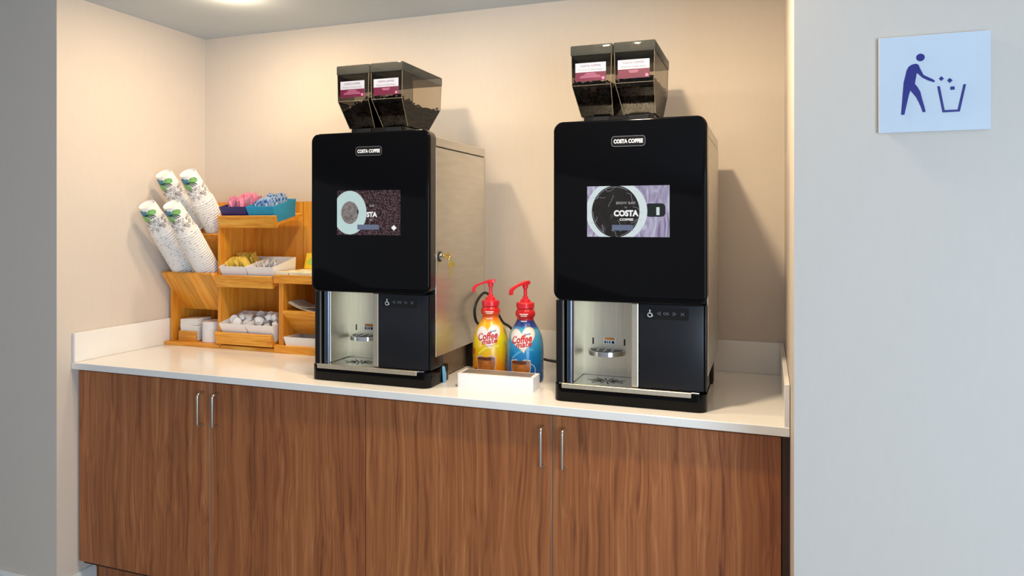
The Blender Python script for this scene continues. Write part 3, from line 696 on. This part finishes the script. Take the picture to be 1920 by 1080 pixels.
def bottle(loc, face, nozzle, label, kind):
    t = thing('creamer_pump_bottle', label, 'bottle', loc, group='coffee creamer pump bottles')
    p = PROF + [(.0268, .203), (.0300, .208), (.0325, .214), (.0325, .221), (.0295, .229), (.0265, .233), (.0255, .236)]
    bo = obj('bottle_body', lathe(nb(), p, 48), 'wrap_y' if kind == 'y' else 'wrap_b', t, smooth=True)
    rot = R(8)
    e = lambda k: wrapfn(face, .0004+.0003*k)
    hz = .136
    if kind == 'y':
        flat('swoosh_print', ribbon([(-.036+.006*q, .082+.0022*q+.012*math.sin(q*.26)) for q in range(13)], .007), e(0), 'paleink', bo)
        sd = wrapfn(face+88, .0006); flat('fine_print_panel', rings([(-.030, .015), (.030, .015), (.030, .10), (.018, .150), (-.012, .160), (-.030, .12)], 5), sd, 'greygreen', bo)
        sd = wrapfn(face-60, .0006); flat('round_seal_print', rings(ellipse(0, .088, .009, .012, 20), 2), sd, 'orangeink', bo)
    else:
        flat('swoosh_print', ribbon([(-.036+.006*q, .080+.0024*q+.012*math.sin(q*.26)) for q in range(13)], .007), e(0), 'skyink', bo)
        sd = wrapfn(face+78, .0006)
        lines = []
        for i in range(17): lines += ribbon([(-.014+.004*j, .040+.0068*i) for j in range(7+(i*5) % 3)], .0022)
        flat('fine_print', lines, sd, 'greyblue', bo)
    flat('heart_rim_print', rings(heart(.000, hz, .094, .086, rot), 7), e(1), 'heartrim', bo)
    flat('heart_print', rings(heart(.000, hz, .085, .077, rot), 7), e(2), 'heartw', bo)
    text('lettering', 'Coffee', e(3), 'redink', bo, w=.067, h=.024, cx=-.003, cz=hz+.006, bold=.03, shear=.25, rot=rot)
    text('lettering', 'mate', e(3), 'redink', bo, w=.052, h=.0155, cx=.004, cz=hz-.011, bold=.03, shear=.25, rot=rot)
    text('lettering', 'Nestlé', e(3), 'blueink', bo, w=.021, h=.0055, cx=.014, cz=hz+.022, bold=.02, rot=rot)
    text('lettering', 'HAZELNUT' if kind == 'y' else 'FRENCH VANILLA', e(3), 'redink' if kind == 'y' else 'heartrim', bo, w=.030, h=.004, cx=.008, cz=hz-.024, rot=rot)
    # printed glass mug of coffee
    mc = -.008 if kind == 'b' else -.010
    mug = [(mc-.032, .074), (mc-.031, .050), (mc-.026, .022), (mc-.020, .006), (mc+.022, .006), (mc+.028, .022), (mc+.035, .050), (mc+.034, .076), (mc+.016, .078), (mc-.014, .078)]
    flat('mug_print', rings([(mc+(x-mc)*1.015, .042+(z-.042)*1.02) for x, z in mug], 5), e(1), 'mugglass', bo)
    flat('mug_coffee_print', rings([(mc+(x-mc)*.96, .042+(z-.042)*.93) for x, z in mug], 5), e(2), 'mugbrown', bo)
    flat('coffee_top_print', rings(ellipse(mc+.001, .068, .029, .0055, 24), 3), e(3), 'mugdark', bo)
    if kind == 'b':
        flat('mug_handle_print', ribbon([(mc+.032+.019*math.sin(R(a)), .043+.021*math.cos(R(a))) for a in range(0, 181, 12)], .0026), e(2), 'mugglass', bo)
    else:
        flat('nuts_print', rings(ellipse(-.046, .020, .016, .014, 20), 3), e(3), 'mugdark', bo)
    flat('neck_print', ribbon([(-.014+.004*i, .219) for i in range(8)], .003)+ribbon([(-.010+.004*i, .2135) for i in range(6)], .0022), wrapfn(face, .0008, lambda z: .0325), 'whiteink', bo)
    flat('neck_print', ribbon([(-.010+.004*i, .196) for i in range(6)], .003), wrapfn(face, .0010, lambda z: .0285), 'whiteink', bo)
    # pump
    cap = nb(); n = 40
    lathe(cap, [(.0275, .236), (.0295, .2375), (.0295, .2525), (.0275, .2545), (.0175, .256), (.0150, .2645), (.0095, .268), (.0085, .274)], n)
    for v in cap.verts:
        if .237 < v.co.z < .253:
            a = math.atan2(v.co.y, v.co.x); k = round(a/(2*math.pi/n)); s = 1.0 if k % 2 else .972
            v.co.x *= s; v.co.y *= s
    pc = obj('pump_collar', cap, 'red', t, smooth=True)
    obj('pump_stem', lathe(nb(), [(.0058, .272), (.0058, .308)], 16), 'red', t, smooth=True)
    hd = nb()
    secs = [(.016, .3180, .0065, .0095), (.010, .3190, .0095, .0125), (-.004, .3180, .0085, .0110), (-.020, .3140, .0068, .0080), (-.036, .3085, .0060, .0068), (-.049, .3030, .0058, .0062), (-.0555, .2965, .0058, .0058), (-.0570, .2870, .0058, .0050), (-.0575, .2815, .0058, .0050)]
    prev = None
    for i, (x, z, hy, hh) in enumerate(secs):
        if i >= 6: ring = [(x-hh, -hy, z), (x+hh, -hy, z), (x+hh, hy, z), (x-hh, hy, z)]
        elif i == 5: ring = [(x-hh*.8, -hy, z+hh*.3), (x+hh*.5, -hy, z-hh*.8), (x+hh*.5, hy, z-hh*.8), (x-hh*.8, hy, z+hh*.3)]
        else: ring = [(x, -hy, z+hh*.5), (x, -hy, z-hh*.5), (x, hy, z-hh*.5), (x, hy, z+hh*.5)]
        ring = [hd.verts.new(q) for q in ring]
        if prev:
            for k in range(4): hd.faces.new((prev[k], prev[(k+1) % 4], ring[(k+1) % 4], ring[k]))
        else: hd.faces.new(ring)
        prev = ring
    hd.faces.new(prev[::-1]); bmesh.ops.recalc_face_normals(hd, faces=hd.faces[:])
    bmesh.ops.bevel(hd, geom=hd.edges[:], offset=.0012, segments=2, affect='EDGES')
    lathe(hd, [(.0085, .300), (.0095, .3125)], 16)
    hd.transform(Matrix.Rotation(R(nozzle), 4, 'Z'))
    obj('pump_head', hd, 'red', t, smooth=True)
    return t
bottle((1.528, .285, ZT), 14, 14, 'yellow and orange pump bottle of creamer with a red pump', 'y')
bottle((1.659, .262, ZT), 9, 55, 'blue pump bottle of creamer with a red pump', 'b')
tr = thing('serving_tray', 'low white rectangular box with a steel top in front of the pump bottles', 'tray', (1.613, .101, ZT), rz=R(1.5))
bm = nb(); prism(bm, rrect(-.124, .124, 0, .075, .004, 3), 0, .044, 'z', bev=.0); obj('tray_body', bm, 'white', tr)
obj('steel_insert', bx(-.112, .112, .010, .066, .0441, .0450), 'steelins', tr)

# ---------------------------------------------------------------- wooden racks
BW = .0125
# cup rack against the side wall
cr = thing('wooden_cup_rack', 'honey wood rack leaning four stacks of paper cups, against the side wall', 'rack', (0, 0, ZT))
Q = lambda z: z-ZT
obj('base_board', bx(.008, .2985, .388, .622, .0, .0145, .001, 1), 'pine', cr)
side = [(.418, .0147), (.418, Q(1.094)), (.3690, Q(1.163)), (.378, Q(1.169)), (.612, Q(1.172)), (.612, .0147)]
for x in (.014, .2725):
    bm = nb(); prism(bm, side, x, x+.012, 'x'); obj('side_panel', bm, 'pinev', cr)
obj('back_board', bx(.014, .2845, .6125, .6225, .0147, Q(1.464)), 'pinev', cr)
# staves of the slanted front
import itertools
w4 = (.2725-.0262)/4
for k in range(4):
    x0 = .0262+k*w4; bm = nb(); P = [(.3680, Q(1.163)), (.3773, Q(1.1698)), (.4935, Q(1.0098)), (.4842, Q(1.003))]
    prism(bm, P, x0+.0004, x0+w4-.0004, 'x'); obj('stave', bm, 'pineslope', cr)
AX = (math.sin(R(36)), -math.cos(R(36)))     # down the stack axis in (y, z)
NM = (math.cos(R(36)), math.sin(R(36)))      # up/back normal
FR0, RR0 = (.2345, 1.447), (.318, 1.576)
def slant_board(name, A, t0, t1, off, th, mat_='pinev'):
    p = lambda t, o: (A[0]+AX[0]*t+NM[0]*o, Q(A[1]+AX[1]*t+NM[1]*o))
    bm = nb(); prism(bm, [p(t0, off-th), p(t0, off), p(t1, off), p(t1, off-th)], .0265, .272, 'x'); return obj(name, bm, mat_, cr)
slant_board('upper_slope_board', RR0, .27, .50, -.0485, .010)
slant_board('upper_ledge', RR0, .2935, .3035, .046, .093)
slant_board('lower_ledge', FR0, .4735, .4835, .046, .088)
# cups
def Rc(z): return .0445-(.0445-.0325)*(z/.135)
cm = nb()
lathe(cm, [(.0437, .0015), (.0455, .0), (.0472, .0018), (.0472, .0040), (.0455, .0052), (.0442, .0056), (.0325, .1335), (.0318, .135), (.0312, .135), (.0308, .128)], 36, False, True)
lathe(cm, [(.0324, .1275), (.0437, .0015)], 36, False, False)
cup_mesh = bpy.data.meshes.new('paper_cup'); bmesh.ops.recalc_face_normals(cm, faces=cm.faces[:]); cm.to_mesh(cm_ := cup_mesh); cm.free()
cup_mesh.materials.append(M['cup']); cup_mesh.shade_smooth(); cup_mesh.set_sharp_from_angle(angle=R(40))
def cupmat_at(x, A, i, pitch, jit=0):
    t = .135+i*pitch     # rim end distance along the axis
    y = A[0]+AX[0]*t; z = A[1]+AX[1]*t
    m = Matrix(((1, 0, 0, x), (0, NM[0], -AX[0], y), (0, NM[1], -AX[1], z), (0, 0, 0, 1)))
    return m @ Matrix.Rotation(R(jit), 4, 'Z')
def spiral(cx, cz, r, turns, a0, n=18, s=1): return [(cx+r*(1-.75*i/n)*math.cos(a0+s*turns*6.28*i/n), cz+r*(1-.75*i/n)*math.sin(a0+s*turns*6.28*i/n)) for i in range(n+1)]
def prints(parent):
    f0, f1, f2 = (wrapfn(45, e, Rc) for e in (.0006, .0009, .0012))
    k = lambda P: [(x*1.3-.004, z-.001) for x, z in P]
    flat('blue_leaf_print', rings(k([(-.038, .107), (-.030, .099), (-.016, .099), (-.006, .104), (-.003, .114), (-.008, .123), (-.020, .128), (-.032, .125), (-.039, .117)]), 3), f0, 'leafblue', parent)
    flat('green_leaf_print', rings(k([(-.008, .099), (.006, .096), (.017, .101), (.021, .111), (.014, .121), (.003, .124), (-.006, .118), (-.010, .108)]), 3), f1, 'leafgreen', parent)
    flat('green_leaf_print', rings(k([(-.033, .100), (-.024, .103), (-.013, .099), (-.006, .088), (-.009, .078), (-.018, .074), (-.028, .080), (-.033, .090)]), 3), f1, 'leafgreen', parent)
    st = []
    for dx, dz in ((0, 0), (.008, .001), (.016, .003)): st += ribbon([(-.032+dx, .104+dz), (-.024+dx, .103+dz), (-.013+dx, .097+dz), (-.005+dx, .085+dz)], .0036)
    flat('stem_print', st, f2, 'stroke', parent)
    rnd = random.Random(3); sw = []
    for i in range(34):
        sw += ribbon(spiral(-.046+.0028*i+rnd.uniform(-.002, .002), .053+rnd.uniform(-.022, .024), rnd.uniform(.005, .010), rnd.uniform(.8, 1.3), rnd.uniform(0, 6.28), s=rnd.choice((-1, 1))), .0013)
    flat('swirl_print', sw, f0, 'swirl', parent)
stacks = [(.078, FR0, 32, 'lower stack against the side wall'), (.2025, FR0, 33, 'lower stack next to the shelf rack'),
          (.078, RR0, 15, 'upper stack against the side wall'), (.2025, RR0, 16, 'upper stack next to the shelf rack')]
first = None; rj = random.Random(11)
for x, A, n, nm in stacks:
    for i in range(n):
        o = bpy.data.objects.new('paper_cup', cup_mesh); C.objects.link(o)
        o.matrix_world = cupmat_at(x, A, i, .0104, rj.uniform(-4, 4) if i == 0 else rj.uniform(0, 360))
        if i == 0:
            tag(o, 'topmost leaf-print paper cup of the '+nm, 'cup', 'nested paper cups')
            if first is None: prints(o); first = o
            else:
                for ch in first.children:
                    c = ch.copy(); C.objects.link(c); c.parent = o
        else:
            tag(o, 'paper cup nested inside the '+nm, 'cup', 'nested paper cups, '+nm)
# napkin holder and lids on its base
nh = thing('napkin_holder', 'small honey wood box holding white paper squares below the cups', 'holder', (.101, .460, ZT+.0148))
obj('front_plate', bx(-.047, .047, -.040, -.032, 0, .042, .0008, 1), 'pine', nh); obj('back_plate', bx(-.047, .047, .052, .060, 0, .042), 'pine', nh); obj('bottom_plate', bx(-.047, .047, -.0318, .0518, 0, .004), 'pine', nh)
for k in range(13):
    r = random.Random(k); a = r.uniform(-.0015, .0015)
    o = obj('paper_napkin', bx(-.0455+a, .0455+a, -.0308, .050, 0, .0064, .0012, 1), 'paper'); o.location = (.101, .460, ZT+.019+k*.0068); o.rotation_euler = (0, R(-2.5 if k > 8 else 0), 0)
    tag(o, 'white folded paper napkin in the small wooden holder', 'napkin', 'napkins in the wooden holder')
lm = nb(); lathe(lm, [(.043, 0), (.0445, .001), (.0445, .004), (.0425, .0055), (.040, .0090), (.038, .0095), (.036, .0075)], 36)
lid_mesh = bpy.data.meshes.new('cup_lid'); lm.to_mesh(lid_mesh); lm.free(); lid_mesh.materials.append(M['white']); lid_mesh.shade_smooth(); lid_mesh.set_sharp_from_angle(angle=R(40))
for k in range(15):
    o = bpy.data.objects.new('cup_lid', lid_mesh); C.objects.link(o); o.location = (.2060, .458, ZT+.0152+k*.0055)
    tag(o, 'round white plastic cup lid in the stack beside the napkin holder', 'lid', 'stacked cup lids')
# tiered shelf rack
sr = thing('wooden_shelf_rack', 'honey wood rack with three tilted shelves of packet and creamer bins', 'rack', (0, 0, ZT))
obj('base_board', bx(.3005, .5660, .392, .622, 0, .0145, .001, 1), 'pine', sr)
bm = nb(); prism(bm, [(.394, .0147), (.394, Q(1.335)), (.412, Q(1.425)), (.612, Q(1.44)), (.612, .0147)], .2865, .3015, 'x'); obj('side_panel', bm, 'pinev', sr)
obj('back_board', bx(.2865, .541, .6125, .6225, .0147, Q(1.464)), 'pinev', sr)
TILT = 13.5; SHELF = [1.3555, 1.1145, .8825]
def shelf_m(z0): return Matrix.Translation((0, .386, z0)) @ Matrix.Rotation(R(TILT), 4, 'X')
for z0 in SHELF:
    mw = Matrix.Translation((0, 0, -ZT)) @ shelf_m(z0)
    obj('shelf_board', bx(.302, .5600, .012, .205, 0, .011, mw=mw), 'pine', sr)
    obj('shelf_lip', bx(.2845 if z0 < 1.3 else .302, .5820 if z0 > 1.3 else .5625, 0, .0118, -.002, .046, mw=mw), 'pine', sr)
def open_bin(w0, w1, d0, d1, h, t=.0032):
    """tapered open box, bottom w0 x d0, top w1 x d1, front at y=0"""
    bm = nb(); dy = (d1-d0)/2
    def sq(w, d, y0, z): return [bm.verts.new(p) for p in ((-w/2, y0, z), (w/2, y0, z), (w/2, y0+d, z), (-w/2, y0+d, z))]
    a = sq(w0, d0, dy, 0); b = sq(w1, d1, 0, h); c = sq(w1-2*t, d1-2*t, t, h); e = sq(w0-2*t, d0-2*t, dy+t, t)
    bm.faces.new(a[::-1]); bm.faces.new(e)
    for A, B in ((a, b), (b, c), (c, e)):
        for i in range(4): bm.faces.new((A[i], A[(i+1) % 4], B[(i+1) % 4], B[i]))
    return bm
def packet_mesh(name, w, h, th, m):
    bm = nb()
    def sec(z, t): return [bm.verts.new(p) for p in ((-w/2, -t/2, z), (0, -t*.8, z), (w/2, -t/2, z), (w/2, t/2, z), (0, t*.8, z), (-w/2, t/2, z))]
    S_ = [sec(-h/2, .0006), sec(-h/2+.005, .0008), sec(-h*.2, th), sec(h*.2, th), sec(h/2-.005, .0008), sec(h/2, .0006)]
    bm.faces.new(S_[0][::-1]); bm.faces.new(S_[-1])
    for A, B in zip(S_, S_[1:]):
        for i in range(6): bm.faces.new((A[i], A[(i+1) % 6], B[(i+1) % 6], B[i]))
    bmesh.ops.recalc_face_normals(bm, faces=bm.faces[:])
    me = bpy.data.meshes.new(name); bm.to_mesh(me); bm.free(); me.materials.append(M[m]); return me
def creamer_mesh():
    bm = nb(); lathe(bm, [(.0105, 0), (.0118, .001), (.0145, .019), (.0175, .0195), (.0175, .0205), (.002, .0210)], 20)
    me = bpy.data.meshes.new('creamer_cup'); bm.to_mesh(me); bm.free(); me.materials.append(M['whitec']); me.shade_smooth(); me.set_sharp_from_angle(angle=R(35)); return me
PK = {'pink': packet_mesh('pink_packet', .036, .060, .0022, 'pinkpk'), 'blue': packet_mesh('blue_packet', .036, .060, .0022, 'bluepk'),
      'yellow': packet_mesh('yellow_packet', .036, .060, .0024, 'yellowpk'), 'white': packet_mesh('thin_packet', .020, .066, .0020, 'whitepk')}
CRM = creamer_mesh()
BINW = .132
def put_bin(z0, k, m, label, matname):
    b = obj('storage_bin', open_bin(.118, BINW, .128, .152, .070), matname)
    cx = .3690 + k*.1330
    b.matrix_world = shelf_m(z0) @ Matrix.Translation((cx, .0135, .0113))
    tag(b, label, 'bin', 'bins on the tilted shelves'); return b.matrix_world.copy()
rk = random.Random(21)
def fill_packets(mw, kind, n, label, group, lean, zc=.048, spread=.05, rows=None):
    for i in range(n):
        row = i % 2; f = (i//2+.5)/(n/2)
        x = -.049+.098*f + rk.uniform(-.003, .003); y = .045+.062*row + rk.uniform(-.008, .008)
        o = bpy.data.objects.new(kind+'_packet', PK[kind]); C.objects.link(o)
        lo = rk.gauss(0, 9)+lean
        o.matrix_world = mw @ Matrix.Translation((x*.93, y, zc+rk.uniform(-.004, .018))) @ Matrix.Rotation(R(rk.gauss(0, 7)), 4, 'X') @ Matrix.Rotation(R(lo), 4, 'Y') @ Matrix.Rotation(R(90+rk.gauss(0, 14)), 4, 'Z')
        tag(o, label, 'packet', group)
mw = put_bin(SHELF[0], 0, None, 'dark blue bin of pink packets on the top shelf', 'navy')
fill_packets(mw, 'pink', 44, 'pink sweetener packet standing in the dark blue bin', 'pink packets', 6, zc=.060)
mw = put_bin(SHELF[0], 1, None, 'turquoise bin of blue and white packets on the top shelf', 'cyan')
fill_packets(mw, 'blue', 44, 'blue and white sweetener packet standing in the turquoise bin', 'blue packets', 16, zc=.058)
mw = put_bin(SHELF[1], 0, None, 'white bin of yellow packets on the middle shelf', 'whitec')
fill_packets(mw, 'yellow', 30, 'yellow sweetener packet heaped in the white bin', 'yellow packets', -12, zc=.053)
mw = put_bin(SHELF[1], 1, None, 'white bin half filled with thin white packets on the middle shelf', 'whitec')
for i in range(30):
    o = bpy.data.objects.new('thin_packet', PK['white']); C.objects.link(o)
    o.matrix_world = mw @ Matrix.Translation((-.045+.0029*i+rk.uniform(-.003, .003), .046+rk.uniform(-.012, .022), .042+rk.uniform(0, .016))) @ Matrix.Rotation(R(rk.gauss(20, 10)), 4, 'X') @ Matrix.Rotation(R(rk.gauss(30, 12)), 4, 'Y') @ Matrix.Rotation(R(rk.uniform(40, 140)), 4, 'Z')
    tag(o, 'thin white sugar packet in the half-filled white bin', 'packet', 'thin white packets')
for k, lab in ((0, 'white bin heaped with creamer cups on the bottom shelf, beside the stacked lids'), (1, 'white bin heaped with creamer cups on the bottom shelf, beside the tea rack')):
    mw = put_bin(SHELF[2], k, None, lab, 'whitec')
    for i in range(24):
        lay, q = divmod(i, 12); gx, gy = q % 3, q//3
        x = -.034+.034*gx+rk.uniform(-.004, .004); y = .040+.026*gy+rk.uniform(-.003, .003); z = .030+.032*lay+rk.uniform(0, .012)
        o = bpy.data.objects.new('creamer_cup', CRM); C.objects.link(o)
        o.matrix_world = mw @ Matrix.Translation((x, y, z)) @ Matrix.Rotation(R(rk.uniform(0, 360)), 4, 'Z') @ Matrix.Translation((0, 0, -.004)) @ Matrix.Rotation(R(rk.choice((15, 60, 95, 150, 180))+rk.gauss(0, 12)), 4, 'X')
        tag(o, 'small white creamer cup heaped in the bin beside the %s' % ('stacked lids' if k == 0 else 'tea rack'), 'creamer', 'creamer cups in the bin beside the %s' % ('stacked lids' if k == 0 else 'tea rack'))
# tea rack, partly behind the machine
te = thing('wooden_tea_rack', 'honey wood rack with tea bags on top, beside the black coffee machine', 'rack', (0, 0, ZT))
obj('base_tray', bx(.5685, .860, .386, .610, 0, .031, .001, 1), 'pine', te)
for x in (.5885, .838):
    obj('side_panel', bx(x, x+.022, .392, .606, .0312, Q(1.1345)), 'pinev', te)
obj('top_board', bx(.5665, .866, .386, .610, Q(1.135), Q(1.168), .001, 1), 'pine', te)
obj('back_board', bx(.5435, .866, .6125, .6225, 0, Q(1.464)), 'pinev', te)
obj('shelf_board', bx(.6107, .8378, .388, .606, Q(1.013), Q(1.028)), 'pine', te)
bm = nb(); prism(bm, [(.392, Q(1.0125)), (.404, Q(1.0125)), (.490, Q(.925)), (.478, Q(.925))], .6110, .8375, 'x'); obj('slope_board', bm, 'pine', te)
wt = thing('shallow_tray', 'shallow white tray on the base of the tea rack', 'tray', (.706, .392, ZT+.0312))
obj('tray_body', open_bin(.172, .190, .120, .130, .034, .003), 'whitec', wt, mw=Matrix.Translation((0, -.002, 0)))
# folded napkin sheets on the shelf
for k in range(3):
    bm = nb(); NX, NY = 14, 4; g = []
    for j in range(NY+1):
        row = []
        for i in range(NX+1):
            u = i/NX; row.append(bm.verts.new((.622+.19*u, .402+.10*j/NY+.004*k, Q(1.0292)+.0045*k+.030*(2*u-1)**2*(1-.10*k)+.003*math.sin(6*u+k*2))))
        g.append(row)
    for j in range(NY):
        for i in range(NX): bm.faces.new((g[j][i], g[j][i+1], g[j+1][i+1], g[j+1][i]))
    bmesh.ops.solidify(bm, geom=bm.faces[:], thickness=-.0016)
    o = obj('paper_sheet', bm, 'paper', smooth=True); o.location = (0, 0, ZT)
    tag(o, 'curled white paper sheet on the shelf of the tea rack', 'paper', 'paper sheets in the tea rack')
rt = random.Random(4)
def tea(x, y, z, rz, rx, m, dot, label):
    o = thing('tea_bag', label, 'tea bag', (x, y, z), group='wrapped tea bags on the rack')
    o.rotation_euler = (R(rx), 0, R(rz))
    obj('envelope', bx(-.030, .030, -.034, .034, 0, .0035, .0012, 1), m, o)
    flat('round_print', [ellipse(0, -.004, .017, .015, 20)], lambda a, b: (a, b, .0038), dot, o)
for j in range(3):
    for i in range(4):
        for s in range(3):
            dot = 'teaorange' if i == 0 else 'teagreen'
            tea(.604+.064*i+rt.uniform(-.002, .002), .424+.070*j, ZT+Q(1.1682)+.0042*s, rt.uniform(-3, 3), 0, 'teapaper', dot, 'pale wrapped tea bag with %s round print lying on the tea rack' % ('an orange' if i == 0 else 'a green'))
for i in range(3): tea(.600+.066*i, .590, 1.2125, 0, 72, 'teayellow', 'teagreen', 'yellow wrapped tea bag standing at the back of the tea rack')

# ---------------------------------------------------------------- litter sign on the wall
sg = thing('litter_sign', 'square white acrylic sign with a blue person-dropping-litter-in-bin symbol', 'sign', (2.7207, YRW, 1.6593))
obj('mount', bx(-.092, .092, -.0058, -.0005, -.090, .090), 'signedge', sg)
obj('plate', bx(-.0996, .0996, -.0095, -.006, -.0983, .0983, .0006, 1), 'signw', sg)
def sm(name, P): 
    bm = nb(); prism(bm, P, -.0103, -.0094, 'y'); return obj(name, bm, 'signblue', sg)
sm('person_symbol', [(-.0311, .041), (-.0389, .0395), (-.0445, .0356), (-.0483, .0283), (-.0506, .017), (-.0535, .0045), (-.0551, -.0158), (-.0569, -.0411), (-.0585, -.0621), (-.0524, -.0625), (-.0479, -.0403), (-.0445, -.024), (-.0416, -.0133), (-.0367, -.0199), (-.0311, -.0279), (-.0266, -.0377), (-.0221, -.0493), (-.0193, -.0591), (-.0139, -.0581), (-.0166, -.0459), (-.0206, -.0305), (-.0233, -.0177), (-.0282, -.0073), (-.0333, -.0001), (-.0317, .0106), (-.0299, .0219), (-.0255, .0178), (-.0199, .0116), (-.0099, .0054), (.0006, .0009), (.0028, .0033), (-.0011, .0071), (-.0099, .0122), (-.0177, .0168), (-.0215, .0251), (-.0244, .0316), (-.0266, .0381)])
sm('head_symbol', ellipse(-.0233, .0530, .0077, .0077, 28))
sm('bin_symbol', [(.0066, -.0078), (.0112, -.0078), (.0197, -.0566), (.0425, -.0566), (.0526, -.0065), (.0571, -.0068), (.0464, -.0607), (.016, -.0612)])
sm('litter_symbol', [(.0138, .0121), (.0186, .0072), (.0138, .0026), (.0094, .0074)])
sm('litter_symbol', [(.0286, .0078), (.0338, .0025), (.0286, -.0024), (.0241, .0029)])
sm('litter_symbol', [(.0297, -.0097), (.0371, -.0097), (.0373, -.0164), (.0299, -.0165)])
